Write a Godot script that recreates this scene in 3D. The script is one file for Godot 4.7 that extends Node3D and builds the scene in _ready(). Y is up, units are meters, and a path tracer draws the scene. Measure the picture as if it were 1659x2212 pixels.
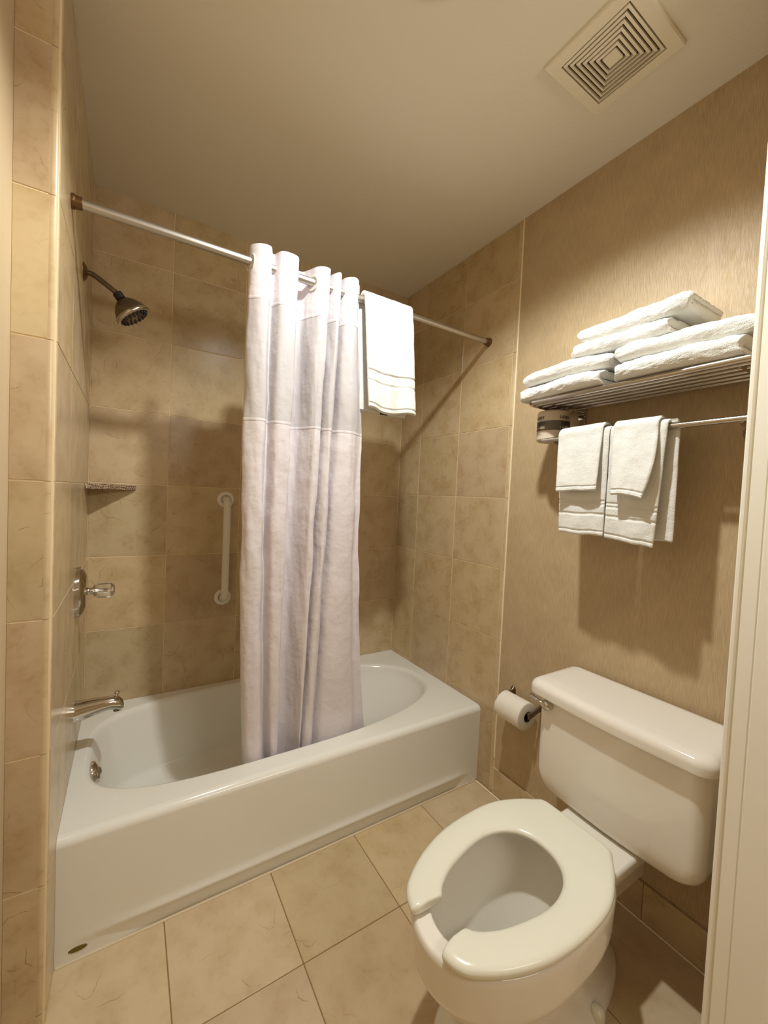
extends Node3D
# A tiled bathroom: bathtub alcove with shower curtain, toilet, towel rack. Metres, y up.
# Back wall z = 0, left wall x = 0, right wall x = LX, floor y = 0, ceiling y = HY.

const LX := 1.524
const HY := 2.47
const CZ := 1.446     # centre line of the toilet
const TURN := 0.034      # the bowl sits very slightly askew
const LAMP := Vector3(0.69, 2.448, 1.31)

var M := {}
var rng := RandomNumberGenerator.new()
var wob := FastNoiseLite.new()
var tile_cache := {}


# ---------------------------------------------------------------- geometry collector
class Geo:
	var v := PackedVector3Array()
	var n := PackedVector3Array()
	var uv := PackedVector2Array()
	var idx := PackedInt32Array()

	func tris(pts: PackedVector3Array, uvs: PackedVector2Array, ix: PackedInt32Array) -> void:
		# smooth normals within this call, in keeping with clockwise fronts
		var nn := PackedVector3Array()
		nn.resize(pts.size())
		for k in range(0, ix.size(), 3):
			var a := ix[k]
			var b := ix[k + 1]
			var c := ix[k + 2]
			var f := (pts[c] - pts[a]).cross(pts[b] - pts[a])
			nn[a] += f
			nn[b] += f
			nn[c] += f
		var base := v.size()
		for k in pts.size():
			nn[k] = nn[k].normalized() if nn[k].length_squared() > 1e-24 else Vector3.UP
		v.append_array(pts)
		n.append_array(nn)
		uv.append_array(uvs)
		for k in ix:
			idx.append(base + k)

	# rows of equal length; wrap_u joins the ends of each row, wrap_v the last row to the first
	func patch(rows: Array, wrap_u := false, wrap_v := false, flip := false) -> void:
		var nr := rows.size()
		var nc: int = rows[0].size()
		var pts := PackedVector3Array()
		var uvs := PackedVector2Array()
		for r in nr:
			for c in nc:
				pts.append(rows[r][c])
				uvs.append(Vector2(float(c) / maxf(1.0, nc - (0 if wrap_u else 1)), float(r) / maxf(1.0, nr - 1)))
		var ix := PackedInt32Array()
		for r in (nr if wrap_v else nr - 1):
			var r2 := (r + 1) % nr
			for c in (nc if wrap_u else nc - 1):
				var c2 := (c + 1) % nc
				var a := r * nc + c
				var b := r * nc + c2
				var d := r2 * nc + c
				var e := r2 * nc + c2
				if flip:
					ix.append_array([a, b, e, a, e, d])
				else:
					ix.append_array([a, e, b, a, d, e])
		tris(pts, uvs, ix)

	func fan(loop: Array, centre: Vector3, flip := false) -> void:
		var pts := PackedVector3Array(loop)
		pts.append(centre)
		var uvs := PackedVector2Array()
		uvs.resize(pts.size())
		var ix := PackedInt32Array()
		var k := loop.size()
		for i in k:
			var j := (i + 1) % k
			if flip:
				ix.append_array([i, j, k])
			else:
				ix.append_array([i, k, j])
		tris(pts, uvs, ix)

	# box with chamfered edges
	func box(c: Vector3, size: Vector3, bevel := 0.0015) -> void:
		var h := size / 2.0
		var b := minf(bevel, minf(h.x, minf(h.y, h.z)) * 0.9)
		for axis in 3:
			for s in [-1.0, 1.0]:
				var u := (axis + 1) % 3
				var w := (axis + 2) % 3
				var q := []
				for k in [[-1, -1], [1, -1], [1, 1], [-1, 1]]:
					var p := Vector3()
					p[axis] = s * h[axis]
					p[u] = k[0] * (h[u] - b)
					p[w] = k[1] * (h[w] - b)
					q.append(c + p)
				flat(q, s > 0)
		for axis in 3:
			var u := (axis + 1) % 3
			var w := (axis + 2) % 3
			for k in [[-1, -1], [1, -1], [1, 1], [-1, 1]]:
				var q := []
				for e in [[-1, 0], [1, 0], [1, 1], [-1, 1]]:
					var p := Vector3()
					p[axis] = e[0] * (h[axis] - b)
					p[u] = k[0] * (h[u] - (b if e[1] else 0.0))
					p[w] = k[1] * (h[w] - (0.0 if e[1] else b))
					q.append(c + p)
				flat(q, k[0] * k[1] > 0)
		for k in 8:
			var s := Vector3(1 if k & 1 else -1, 1 if k & 2 else -1, 1 if k & 4 else -1)
			var q := []
			for axis in 3:
				var p := s * (h - Vector3.ONE * b)
				p[axis] = s[axis] * h[axis]
				q.append(c + p)
			flat(q, s.x * s.y * s.z > 0)

	func flat(q: Array, flip := false) -> void:
		var pts := PackedVector3Array(q)
		var uvs := PackedVector2Array()
		uvs.resize(q.size())
		var ix := PackedInt32Array()
		for k in range(1, q.size() - 1):
			if flip:
				ix.append_array([0, k + 1, k])
			else:
				ix.append_array([0, k, k + 1])
		tris(pts, uvs, ix)

	# tube along a path; radius is one number or one per point; squash flattens it along the side vector
	func tube(path: Array, radius, seg := 16, caps := true) -> void:
		var rows := []
		var up := Vector3.UP
		for i in path.size():
			var t: Vector3 = (path[mini(i + 1, path.size() - 1)] - path[maxi(i - 1, 0)]).normalized()
			if absf(t.dot(up)) > 0.95:
				up = Vector3.RIGHT if absf(t.x) < 0.8 else Vector3.BACK
			var s := t.cross(up).normalized()
			var w := s.cross(t).normalized()
			up = w
			var r: float = radius if (radius is float or radius is int) else radius[i]
			var row := []
			for k in seg:
				var a := TAU * k / seg
				row.append(path[i] + (s * cos(a) + w * sin(a)) * r)
			rows.append(row)
		patch(rows, true)
		if caps:
			fan(rows[0], path[0], true)
			fan(rows[-1], path[-1])

	# profile of (radius, height) turned about an axis through o
	func lathe(profile: Array, o: Vector3, axis: Vector3, seg := 32) -> void:
		var w := axis.normalized()
		var s := w.cross(Vector3.UP if absf(w.y) < 0.9 else Vector3.RIGHT).normalized()
		var t := s.cross(w)
		# split into smooth runs at repeated points
		var run := []
		for i in profile.size():
			var p: Vector2 = profile[i]
			var row := []
			for k in seg:
				var a := TAU * k / seg
				row.append(o + w * p.y + (s * cos(a) + t * sin(a)) * p.x)
			if i > 0 and profile[i].is_equal_approx(profile[i - 1]):
				if run.size() > 1:
					patch(run, true)
				run = []
			run.append(row)
		if run.size() > 1:
			patch(run, true)

	func mesh(off := Vector3.ZERO) -> ArrayMesh:
		var a := []
		a.resize(Mesh.ARRAY_MAX)
		var vv := v.duplicate()
		for k in vv.size():
			vv[k] -= off
		a[Mesh.ARRAY_VERTEX] = vv
		a[Mesh.ARRAY_NORMAL] = n
		a[Mesh.ARRAY_TEX_UV] = uv
		a[Mesh.ARRAY_INDEX] = idx
		var m := ArrayMesh.new()
		m.add_surface_from_arrays(Mesh.PRIMITIVE_TRIANGLES, a)
		return m


# ---------------------------------------------------------------- naming and placing
func numbered(called: String) -> String:
	if not has_node(NodePath(called)):
		return called
	var k := 1
	while has_node(NodePath("%s_%03d" % [called, k])):
		k += 1
	return "%s_%03d" % [called, k]

func tag(o: Node, label: String, category: String, group := "") -> void:
	o.set_meta("label", label)
	o.set_meta("category", category)
	if group != "":
		o.set_meta("group", group)

func thing(called: String, label: String, category: String, at: Vector3, group := "") -> Node3D:
	var o := Node3D.new()
	o.name = numbered(called)
	add_child(o)
	o.position = at
	tag(o, label, category, group)
	return o

# commits world-space geometry as a named mesh under a parent
func put(called: String, g: Geo, m: Material, parent: Node3D = null) -> MeshInstance3D:
	var o := MeshInstance3D.new()
	var p: Node3D = parent if parent else self
	o.name = numbered(called) if p == self else called
	if p != self:
		var k := 1
		while p.has_node(NodePath(str(o.name))):
			o.name = "%s_%03d" % [called, k]
			k += 1
	var off := Vector3.ZERO
	var q: Node = p
	while q != self:
		off += q.position
		q = q.get_parent()
	o.mesh = g.mesh(off)
	o.material_override = null
	o.mesh.surface_set_material(0, m)
	p.add_child(o, true)
	return o

func single(called: String, g: Geo, m: Material, label: String, category: String, group := "") -> MeshInstance3D:
	var o := put(called, g, m)
	tag(o, label, category, group)
	return o

func structure(called: String, g: Geo, m: Material, label: String, category := "wall") -> MeshInstance3D:
	var o := put(called, g, m)
	o.set_meta("kind", "structure")
	tag(o, label, category)
	return o

func slab(a: Vector3, b: Vector3, bevel := 0.0005) -> Geo:
	var g := Geo.new()
	g.box((a + b) / 2.0, (b - a).abs(), bevel)
	return g

# a tile of its own, sharing meshes of the same size
func tile(parent: MeshInstance3D, centre: Vector3, size: Vector3, called := "tile", floor_tile := false) -> void:
	var key := "%.4f %.4f %.4f %s" % [size.x, size.y, size.z, floor_tile]
	if not tile_cache.has(key):
		var g := Geo.new()
		g.box(Vector3.ZERO, size, 0.0012)
		tile_cache[key] = g.mesh()
	var o := MeshInstance3D.new()
	o.name = called
	var k := 1
	while parent.has_node(NodePath(str(o.name))):
		o.name = "%s_%03d" % [called, k]
		k += 1
	o.mesh = tile_cache[key]
	var set_: Array = M.floor_tiles if floor_tile else M.tiles
	o.material_override = set_[rng.randi() % set_.size()]
	parent.add_child(o, true)
	o.position = centre - parent.position


# ---------------------------------------------------------------- materials
func plain(c: Color, rough := 0.5, metal := 0.0, spec := 0.5) -> StandardMaterial3D:
	var m := StandardMaterial3D.new()
	m.albedo_color = c
	m.roughness = rough
	m.metallic = metal
	m.metallic_specular = spec
	return m

func seamless(freq: float, size: int, oct: int, sd: int, kind := FastNoiseLite.TYPE_SIMPLEX_SMOOTH, h := 0) -> PackedByteArray:
	var f := FastNoiseLite.new()
	f.seed = sd
	f.noise_type = kind
	f.frequency = freq
	f.fractal_octaves = oct
	f.fractal_type = FastNoiseLite.FRACTAL_FBM if oct > 1 else FastNoiseLite.FRACTAL_NONE
	var im := f.get_seamless_image(size, h if h else size)
	im.convert(Image.FORMAT_L8)
	return im.get_data()

func tex(im: Image) -> ImageTexture:
	return ImageTexture.create_from_image(im)

# polished cream marble: clouds, fine mottling and wandering hairline veins
func marble_image(base: Color, dark: Color, vein: Color, sd: int, veins: int) -> Image:
	var S := 1024
	var cloud := seamless(0.006, S, 4, sd)
	var fine := seamless(0.03, S, 4, sd + 1)
	var im := Image.create(S, S, false, Image.FORMAT_RGB8)
	var data := PackedByteArray()
	data.resize(S * S * 3)
	var dr := dark.r - base.r
	var dg := dark.g - base.g
	var db := dark.b - base.b
	for k in S * S:
		var c := cloud[k] / 255.0
		var f := fine[k] / 255.0
		var t := clampf((c - 0.36) * 1.3, 0.0, 1.0) * 0.55 + clampf((f - 0.52) * 2.6, 0.0, 1.0) * 0.38 * c
		data[k * 3] = int(255.0 * (base.r + dr * t))
		data[k * 3 + 1] = int(255.0 * (base.g + dg * t))
		data[k * 3 + 2] = int(255.0 * (base.b + db * t))
	im.set_data(S, S, false, Image.FORMAT_RGB8, data)
	var r := RandomNumberGenerator.new()
	r.seed = sd
	for q in veins:
		var p := Vector2(r.randf() * S, r.randf() * S)
		var home := r.randf() * TAU
		var a := home
		var turn := 0.0
		var strong := pow(r.randf(), 2.6) * 0.75 + 0.05
		var steps := r.randi_range(20, 150)
		for s in steps:
			turn = turn * 0.55 + r.randf_range(-0.5, 0.5)
			a = home + sin(s * 0.05 + home) * 0.35 + turn
			if r.randf() < 0.03:
				home += r.randf_range(-0.9, 0.9)
			p += Vector2(cos(a), sin(a)) * 1.1
			var k := strong * sin(PI * s / steps) * r.randf_range(0.3, 1.0)
			for o in [Vector2i(0, 0), Vector2i(1, 0), Vector2i(0, 1)]:
				var x := posmod(int(p.x) + o.x, S)
				var y := posmod(int(p.y) + o.y, S)
				im.set_pixel(x, y, im.get_pixel(x, y).lerp(vein, k * (1.0 if o == Vector2i.ZERO else 0.45)))
	return im

func tile_materials(im: Image, rough: float, sd: int, spread: float) -> Array:
	var t := tex(im)
	var r := RandomNumberGenerator.new()
	r.seed = sd
	var out := []
	for k in 9:
		var m := StandardMaterial3D.new()
		m.albedo_texture = t
		var g := 1.0 - spread * r.randf()
		m.albedo_color = Color(g, g * (1.0 - 0.02 * r.randf()), g * (1.0 - 0.05 * r.randf()))
		m.roughness = rough
		m.metallic_specular = 0.5
		m.uv1_triplanar = true
		m.uv1_world_triplanar = true
		m.uv1_triplanar_sharpness = 8.0
		m.uv1_scale = Vector3.ONE * 1.15
		m.uv1_offset = Vector3(r.randf(), r.randf(), r.randf())
		out.append(m)
	return out

func wallpaper_material() -> StandardMaterial3D:
	var S := 1024
	var SH := 42
	var f := FastNoiseLite.new()
	f.seed = 7
	f.frequency = 0.27
	f.fractal_octaves = 2
	var small := f.get_seamless_image(S, SH)
	small.convert(Image.FORMAT_L8)
	small.resize(S, S, Image.INTERPOLATE_CUBIC)
	var rib := small.get_data()
	var warp := seamless(0.009, S, 2, 12)
	var cloud := seamless(0.004, S, 3, 15)
	var col := PackedByteArray()
	col.resize(S * S * 3)
	var hgt := PackedByteArray()
	hgt.resize(S * S)
	for y in S:
		for x in S:
			var k := y * S + x
			var q := y * S + posmod(x + int((warp[k] - 128) * 0.034), S)
			var h := rib[q] / 255.0
			h = clampf((h - 0.5) * 1.7 + 0.5, 0.0, 1.0)
			hgt[k] = int(h * 255.0)
			var t := 0.90 + 0.10 * h - 0.05 * cloud[k] / 255.0
			col[k * 3] = int(clampf(t * 206.0, 0, 255))
			col[k * 3 + 1] = int(clampf(t * 180.0 + 1.5 * h, 0, 255))
			col[k * 3 + 2] = int(clampf(t * 140.0 + 2.0 * h, 0, 255))
	var m := StandardMaterial3D.new()
	m.albedo_texture = tex(Image.create_from_data(S, S, false, Image.FORMAT_RGB8, col))
	m.heightmap_enabled = true
	m.heightmap_texture = tex(Image.create_from_data(S, S, false, Image.FORMAT_L8, hgt))
	m.heightmap_scale = 0.045
	m.roughness = 0.46
	m.metallic_specular = 0.5
	m.uv1_triplanar = true
	m.uv1_world_triplanar = true
	m.uv1_triplanar_sharpness = 8.0
	m.uv1_scale = Vector3(1.6, 1.6, 1.6)
	return m

func bumpy(c: Color, rough: float, freq: float, oct: int, depth_cm: float, per_metre: float, sd: int, S := 512) -> StandardMaterial3D:
	var m := plain(c, rough)
	m.heightmap_enabled = true
	m.heightmap_texture = tex(Image.create_from_data(S, S, false, Image.FORMAT_L8, seamless(freq, S, oct, sd)))
	m.heightmap_scale = depth_cm
	m.uv1_triplanar = true
	m.uv1_triplanar_sharpness = 4.0
	m.uv1_scale = Vector3.ONE * per_metre
	m.uv1_offset = Vector3(0.5, 0.5, 0.5)
	return m

func make_materials() -> void:
	M.tiles = tile_materials(marble_image(Color8(211, 190, 154), Color8(179, 151, 110), Color8(92, 64, 34), 41, 130), 0.26, 5, 0.09)
	M.floor_tiles = tile_materials(marble_image(Color8(214, 194, 159), Color8(188, 161, 120), Color8(108, 80, 46), 77, 90), 0.32, 6, 0.06)
	M.grout = plain(Color8(240, 218, 178), 0.8)
	M.floor_grout = plain(Color8(150, 118, 76), 0.85)
	M.caulk = plain(Color8(246, 230, 196), 0.5)
	M.bullnose = M.tiles[3].duplicate()
	M.bullnose.albedo_color = Color(1.0, 1.0, 1.0)
	M.wallpaper = wallpaper_material()
	M.paint = bumpy(Color8(228, 219, 199), 0.75, 0.03, 3, 0.03, 4.0, 21)
	M.tan_paint = bumpy(Color8(204, 182, 147), 0.6, 0.03, 3, 0.03, 4.0, 22)
	M.trim = plain(Color8(244, 240, 226), 0.38)
	M.enamel = plain(Color8(238, 236, 227), 0.12)
	M.china = plain(Color8(240, 234, 222), 0.1)
	M.seat = plain(Color8(234, 232, 216), 0.22)
	M.chrome = plain(Color8(205, 200, 192), 0.08, 1.0)
	M.rail_chrome = plain(Color8(196, 188, 178), 0.2, 1.0)
	M.brushed = plain(Color8(200, 196, 190), 0.38, 1.0)
	M.bronze = plain(Color8(120, 92, 62), 0.35, 0.8)
	M.nickel = plain(Color8(120, 106, 88), 0.3, 0.9)
	M.black = plain(Color8(22, 20, 20), 0.35)
	M.dark = plain(Color8(44, 32, 20), 0.8)
	M.white_bar = plain(Color8(236, 228, 214), 0.35)
	M.vent = plain(Color8(232, 222, 198), 0.45)
	M.paper = bumpy(Color8(240, 234, 220), 0.95, 0.05, 3, 0.02, 12.0, 31)
	M.card = plain(Color8(70, 58, 46), 0.9)
	M.terry = bumpy(Color8(236, 235, 229), 0.95, 0.17, 3, 0.15, 2.5, 33, 1024)
	M.terry.rim_enabled = true
	M.terry.rim = 0.4
	M.terry_flat = bumpy(Color8(240, 236, 226), 0.9, 0.12, 2, 0.06, 9.0, 34)
	M.cloth = bumpy(Color8(228, 221, 224), 0.8, 0.02, 4, 0.12, 2.4, 35)
	M.cloth.backlight_enabled = true
	M.cloth.backlight = Color(0.35, 0.34, 0.34)
	M.sheer = bumpy(Color8(208, 203, 205), 0.8, 0.02, 4, 0.10, 2.4, 36)
	M.sheer.backlight_enabled = true
	M.sheer.backlight = Color(0.5, 0.49, 0.48)
	M.ring = plain(Color8(226, 218, 206), 0.3)
	M.crystal = plain(Color(1, 1, 1, 0.03), 0.03)
	M.crystal.refraction_enabled = true
	M.crystal.refraction_scale = 0.049
	M.water = plain(Color(0.9, 0.97, 1.0, 0.02), 0.0)
	M.water.refraction_enabled = true
	M.water.refraction_scale = 0.033
	M.brass = plain(Color8(120, 108, 52), 0.4, 0.7)
	M.lens = plain(Color8(255, 246, 226), 0.5)
	M.lens.emission_enabled = true
	M.lens.emission = Color8(255, 226, 176)
	M.lens.emission_energy_multiplier = 6.0
	# granite of the corner shelf
	var S := 256
	var a := seamless(0.09, S, 2, 51)
	var b := seamless(0.07, S, 3, 52)
	var d := PackedByteArray()
	d.resize(S * S * 3)
	for k in S * S:
		var t: float = a[k] / 255.0
		var c := Color8(150, 122, 96)
		if t > 0.6:
			c = Color8(206, 186, 160)
		elif t < 0.36:
			c = Color8(52, 34, 26)
		elif b[k] > 150:
			c = Color8(120, 78, 58)
		d[k * 3] = c.r8
		d[k * 3 + 1] = c.g8
		d[k * 3 + 2] = c.b8
	M.granite = plain(Color.WHITE, 0.25)
	M.granite.albedo_texture = tex(Image.create_from_data(S, S, false, Image.FORMAT_RGB8, d))
	M.granite.uv1_triplanar = true
	M.granite.uv1_scale = Vector3.ONE * 6.0


# ---------------------------------------------------------------- curves
func smooth2(pts: Array, per := 6) -> PackedVector2Array:
	var out := PackedVector2Array()
	for i in pts.size() - 1:
		var p0: Vector2 = pts[maxi(i - 1, 0)]
		var p3: Vector2 = pts[mini(i + 2, pts.size() - 1)]
		for k in per:
			out.append(pts[i].cubic_interpolate(pts[i + 1], p0, p3, float(k) / per))
	out.append(pts[-1])
	return out

func smooth3(pts: Array, per := 6) -> Array:
	var out := []
	for i in pts.size() - 1:
		var p0: Vector3 = pts[maxi(i - 1, 0)]
		var p3: Vector3 = pts[mini(i + 2, pts.size() - 1)]
		for k in per:
			out.append(pts[i].cubic_interpolate(pts[i + 1], p0, p3, float(k) / per))
	out.append(pts[-1])
	return out

# a thick sheet: a 2-D centre line given thickness, swept across its width; place(p2, w, s) puts it into the world
func sheet(path: PackedVector2Array, thick: Callable, w0: float, w1: float, nw: int, place: Callable) -> Geo:
	var n := path.size()
	var s := PackedFloat32Array()
	s.resize(n)
	for i in range(1, n):
		s[i] = s[i - 1] + path[i].distance_to(path[i - 1])
	var side := []
	for i in n:
		var t := (path[mini(i + 1, n - 1)] - path[maxi(i - 1, 0)]).normalized()
		side.append(Vector2(-t.y, t.x))
	var rows := []
	for j in nw + 3:
		# rounded selvedges: the first and last rows are thinner
		var k := clampi(j - 1, 0, nw)
		var w := lerpf(w0, w1, float(k) / nw)
		var fat := 1.0
		if j == 0 or j == nw + 2:
			fat = 0.35
			w += (-0.0025 if j == 0 else 0.0025) * signf(w1 - w0)
		var row := []
		for i in n:
			row.append(place.call(path[i] + side[i] * thick.call(s[i]) * 0.5 * fat, w, s[i]))
		var e := (path[n - 1] - path[n - 2]).normalized()
		row.append(place.call(path[n - 1] + e * thick.call(s[n - 1]) * 0.35 * fat, w, s[n - 1]))
		for i in range(n - 1, -1, -1):
			row.append(place.call(path[i] - side[i] * thick.call(s[i]) * 0.5 * fat, w, s[i]))
		e = (path[0] - path[1]).normalized()
		row.append(place.call(path[0] + e * thick.call(s[0]) * 0.35 * fat, w, 0.0))
		rows.append(row)
	var g := Geo.new()
	g.patch(rows, true)
	for end in [0, rows.size() - 1]:
		var r: Array = rows[end]
		var a := []
		var b := []
		for i in n:
			a.append(r[i])
			b.append(r[2 * n - i])
		g.patch([a, b], false, false, end == 0)
	return g


# ---------------------------------------------------------------- the setting
func build_setting() -> void:
	var JY := 0.9755
	var P := 0.3105
	var G := 0.0022          # joint width
	# back wall
	var wb := structure("wall_back", slab(Vector3(-0.3, -0.1, -0.14), Vector3(1.8, HY, -0.0016)), M.grout, "tiled back wall behind the bathtub and curtain")
	var ys := [0.34]
	for k in 6:
		ys.append(JY - P + P * k)
	ys.append(HY)
	var xs := [0.0, 0.287, 0.597, 0.907, 1.217, LX]
	for r in ys.size() - 1:
		for c in xs.size() - 1:
			tile(wb, Vector3((xs[c] + xs[c + 1]) / 2, (ys[r] + ys[r + 1]) / 2, -0.005), Vector3(xs[c + 1] - xs[c] - G, ys[r + 1] - ys[r] - G, 0.01))
	# right wall: tiles beside the tub, then wallpaper
	var wr := structure("wall_right", slab(Vector3(LX + 0.0016, -0.1, -0.14), Vector3(LX + 0.14, HY, 1.76)), M.grout, "right wall, tiled beside the tub and papered behind the toilet")
	ys = [0.003, 0.365]
	for k in 6:
		ys.append(JY + 0.014 - P + P * k)
	ys.append(HY)
	var zs := [0.0, 0.198, 0.513, 0.829]
	for r in ys.size() - 1:
		for c in zs.size() - 1:
			tile(wr, Vector3(LX + 0.005, (ys[r] + ys[r + 1]) / 2, (zs[c] + zs[c + 1]) / 2), Vector3(0.01, ys[r + 1] - ys[r] - G, zs[c + 1] - zs[c] - G))
		# narrow rounded edge tile
		var e := Geo.new()
		var rows := []
		for y in [ys[r] + 0.0008, ys[r + 1] - 0.0008]:
			var row := []
			for q in [Vector2(0.0, 0.8305), Vector2(-0.001, 0.834), Vector2(-0.001, 0.841), Vector2(0.0005, 0.846), Vector2(0.003, 0.849), Vector2(0.006, 0.8495)]:
				row.append(Vector3(LX + q.x, y, q.y))
			rows.append(row)
		e.patch(rows)
		put("edge_tile", e, M.bullnose, wr)
	var wp := slab(Vector3(LX - 0.0006, 0.122, 0.8535), Vector3(LX + 0.003, HY, 1.76), 0.0002)
	put("wallpaper", wp, M.wallpaper, wr)
	structure("trim_1", slab(Vector3(LX - 0.004, 0.16, 0.8488), Vector3(LX + 0.004, HY, 0.8548), 0.0015), M.caulk, "thin pale upright bead between wall tiles and wallpaper", "trim")
	# skirting of tile along the papered wall
	var bb := structure("baseboard_right", slab(Vector3(LX - 0.003, 0.004, 0.857), Vector3(LX + 0.01, 0.1205, 1.76)), M.grout, "tile skirting along the foot of the papered wall", "baseboard")
	var cuts := [0.857, 1.166, 1.47, 1.758]
	for c in cuts.size() - 1:
		tile(bb, Vector3(LX - 0.004, 0.0635, (cuts[c] + cuts[c + 1]) / 2), Vector3(0.01, 0.115, cuts[c + 1] - cuts[c] - 0.0012))
	put("caulk", slab(Vector3(LX - 0.014, 0.0, 0.76), Vector3(LX - 0.006, 0.0055, 1.758), 0.002), M.caulk, bb)
	# left wall and its end that turns towards the room
	var wl := structure("wall_left", slab(Vector3(-0.3, -0.1, -0.02), Vector3(-0.0016, HY, 0.8834)), M.grout, "tiled left wall carrying the shower fittings")
	ys = [0.0]
	for k in 8:
		ys.append(minf(JY - 0.008 - P * 2 + P * k - 0.31, HY))
	ys[1] = JY - 0.008 - P * 3
	if ys[1] < 0.02:
		ys.remove_at(1)
	for k in ys.size():
		ys[k] = clampf(ys[k], 0.0, HY)
	if ys[-1] < HY - 0.02:
		ys.append(HY)
	zs = [0.0, 0.290, 0.600, 0.870]
	for r in ys.size() - 1:
		var h: float = ys[r + 1] - ys[r]
		if h < 0.02:
			continue
		for c in zs.size() - 1:
			tile(wl, Vector3(-0.005, (ys[r] + ys[r + 1]) / 2, (zs[c] + zs[c + 1]) / 2), Vector3(0.01, h - G, zs[c + 1] - zs[c] - G))
		tile(wl, Vector3(-0.0468, (ys[r] + ys[r + 1]) / 2, 0.88), Vector3(0.0620, h - G, 0.01))
		var e := Geo.new()
		var rows := []
		for y in [ys[r] + 0.0008, ys[r + 1] - 0.0008]:
			var row := [Vector3(-0.0005, y, 0.8705)]
			for q in 7:
				var a := PI / 2 * q / 6
				row.append(Vector3(-0.013 + 0.0135 * cos(a), y, 0.8725 + 0.0135 * sin(a)))
			row.append(Vector3(-0.0175, y, 0.8846))
			rows.append(row)
		e.patch(rows, false, false, true)
		put("edge_tile", e, M.bullnose, wl)
	structure("wall_left_entry", slab(Vector3(-0.3, -0.1, 0.8834), Vector3(-0.0775, HY, 3.3)), M.tan_paint, "plain tan wall at the far left, nearest the camera")
	# floor
	var fl := structure("floor", slab(Vector3(-0.3, -0.12, -0.14), Vector3(2.5, -0.0022, 3.3)), M.floor_grout, "floor of square beige marble tiles", "floor")
	var fx := [-0.0775]
	for k in 8:
		fx.append(0.2545 + 0.3165 * k)
	var fz := [0.7, 1.062]
	for k in 7:
		fz.append(1.062 + 0.3165 * (k + 1))
	for r in fz.size() - 1:
		for c in fx.size() - 1:
			var x1: float = fx[c + 1] if fx[c + 1] < 1.6 or fz[r] > 1.85 else LX + 0.0
			if fx[c] > 1.5 and fz[r] < 1.85:
				continue
			x1 = minf(x1, LX) if fz[r] < 1.85 else x1
			tile(fl, Vector3((fx[c] + x1) / 2, -0.005, (fz[r] + fz[r + 1]) / 2), Vector3(x1 - fx[c] - 0.0026, 0.01, fz[r + 1] - fz[r] - 0.0026), "tile", true)
	# ceiling and the rest of the shell
	structure("ceiling", slab(Vector3(-0.3, HY, -0.14), Vector3(2.5, HY + 0.14, 3.3)), M.paint, "smooth off-white painted ceiling", "ceiling")
	structure("wall_front", slab(Vector3(1.176, -0.1, 1.7605), Vector3(2.5, HY, 1.88)), M.tan_paint, "short wall end beside the toilet tank, behind the white door trim")
	structure("wall_right_entry", slab(Vector3(2.36, -0.1, 1.88), Vector3(2.5, HY, 3.3)), M.tan_paint, "entry wall to the right of the camera")
	structure("wall_behind", slab(Vector3(-0.3, -0.1, 3.2), Vector3(2.5, HY, 3.34)), M.tan_paint, "plain wall behind the camera")
	# white door trim on the wall end: bead, groove, flat, groove
	var prof := [Vector2(1.19, 1.7395), Vector2(1.172, 1.7395), Vector2(1.168, 1.7405), Vector2(1.166, 1.743), Vector2(1.166, 1.7475), Vector2(1.168, 1.7495), Vector2(1.1715, 1.7505), Vector2(1.1725, 1.7515), Vector2(1.1715, 1.753), Vector2(1.169, 1.754), Vector2(1.169, 1.776), Vector2(1.171, 1.7775), Vector2(1.171, 1.779), Vector2(1.168, 1.7805), Vector2(1.168, 1.83), Vector2(1.166, 1.84), Vector2(1.166, 1.889), Vector2(1.19, 1.889)]
	var g := Geo.new()
	for i in prof.size() - 1:
		var row0 := []
		var row1 := []
		for q in [prof[i], prof[i + 1]]:
			row0.append(Vector3(q.x, 0.0, q.y))
			row1.append(Vector3(q.x, HY, q.y))
		g.patch([row0, row1])
	structure("trim_2", g, M.trim, "white moulded door trim filling the right edge of the view", "door trim")


# ---------------------------------------------------------------- bathtub
func tub_loop(cx: float, cz: float, al: float, ar: float, bf: float, bb: float, y: float, nl := 3.7, nr := 2.35) -> Array:
	var out := []
	for k in 120:
		var a := TAU * k / 120.0
		var c := cos(a)
		var s := sin(a)
		var n := nr if c > 0 else nl
		out.append(Vector3(cx + (ar if c > 0 else al) * signf(c) * pow(absf(c), 2.0 / n), y, cz + (bf if s > 0 else bb) * signf(s) * pow(absf(s), 2.0 / n)))
	return out

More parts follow.
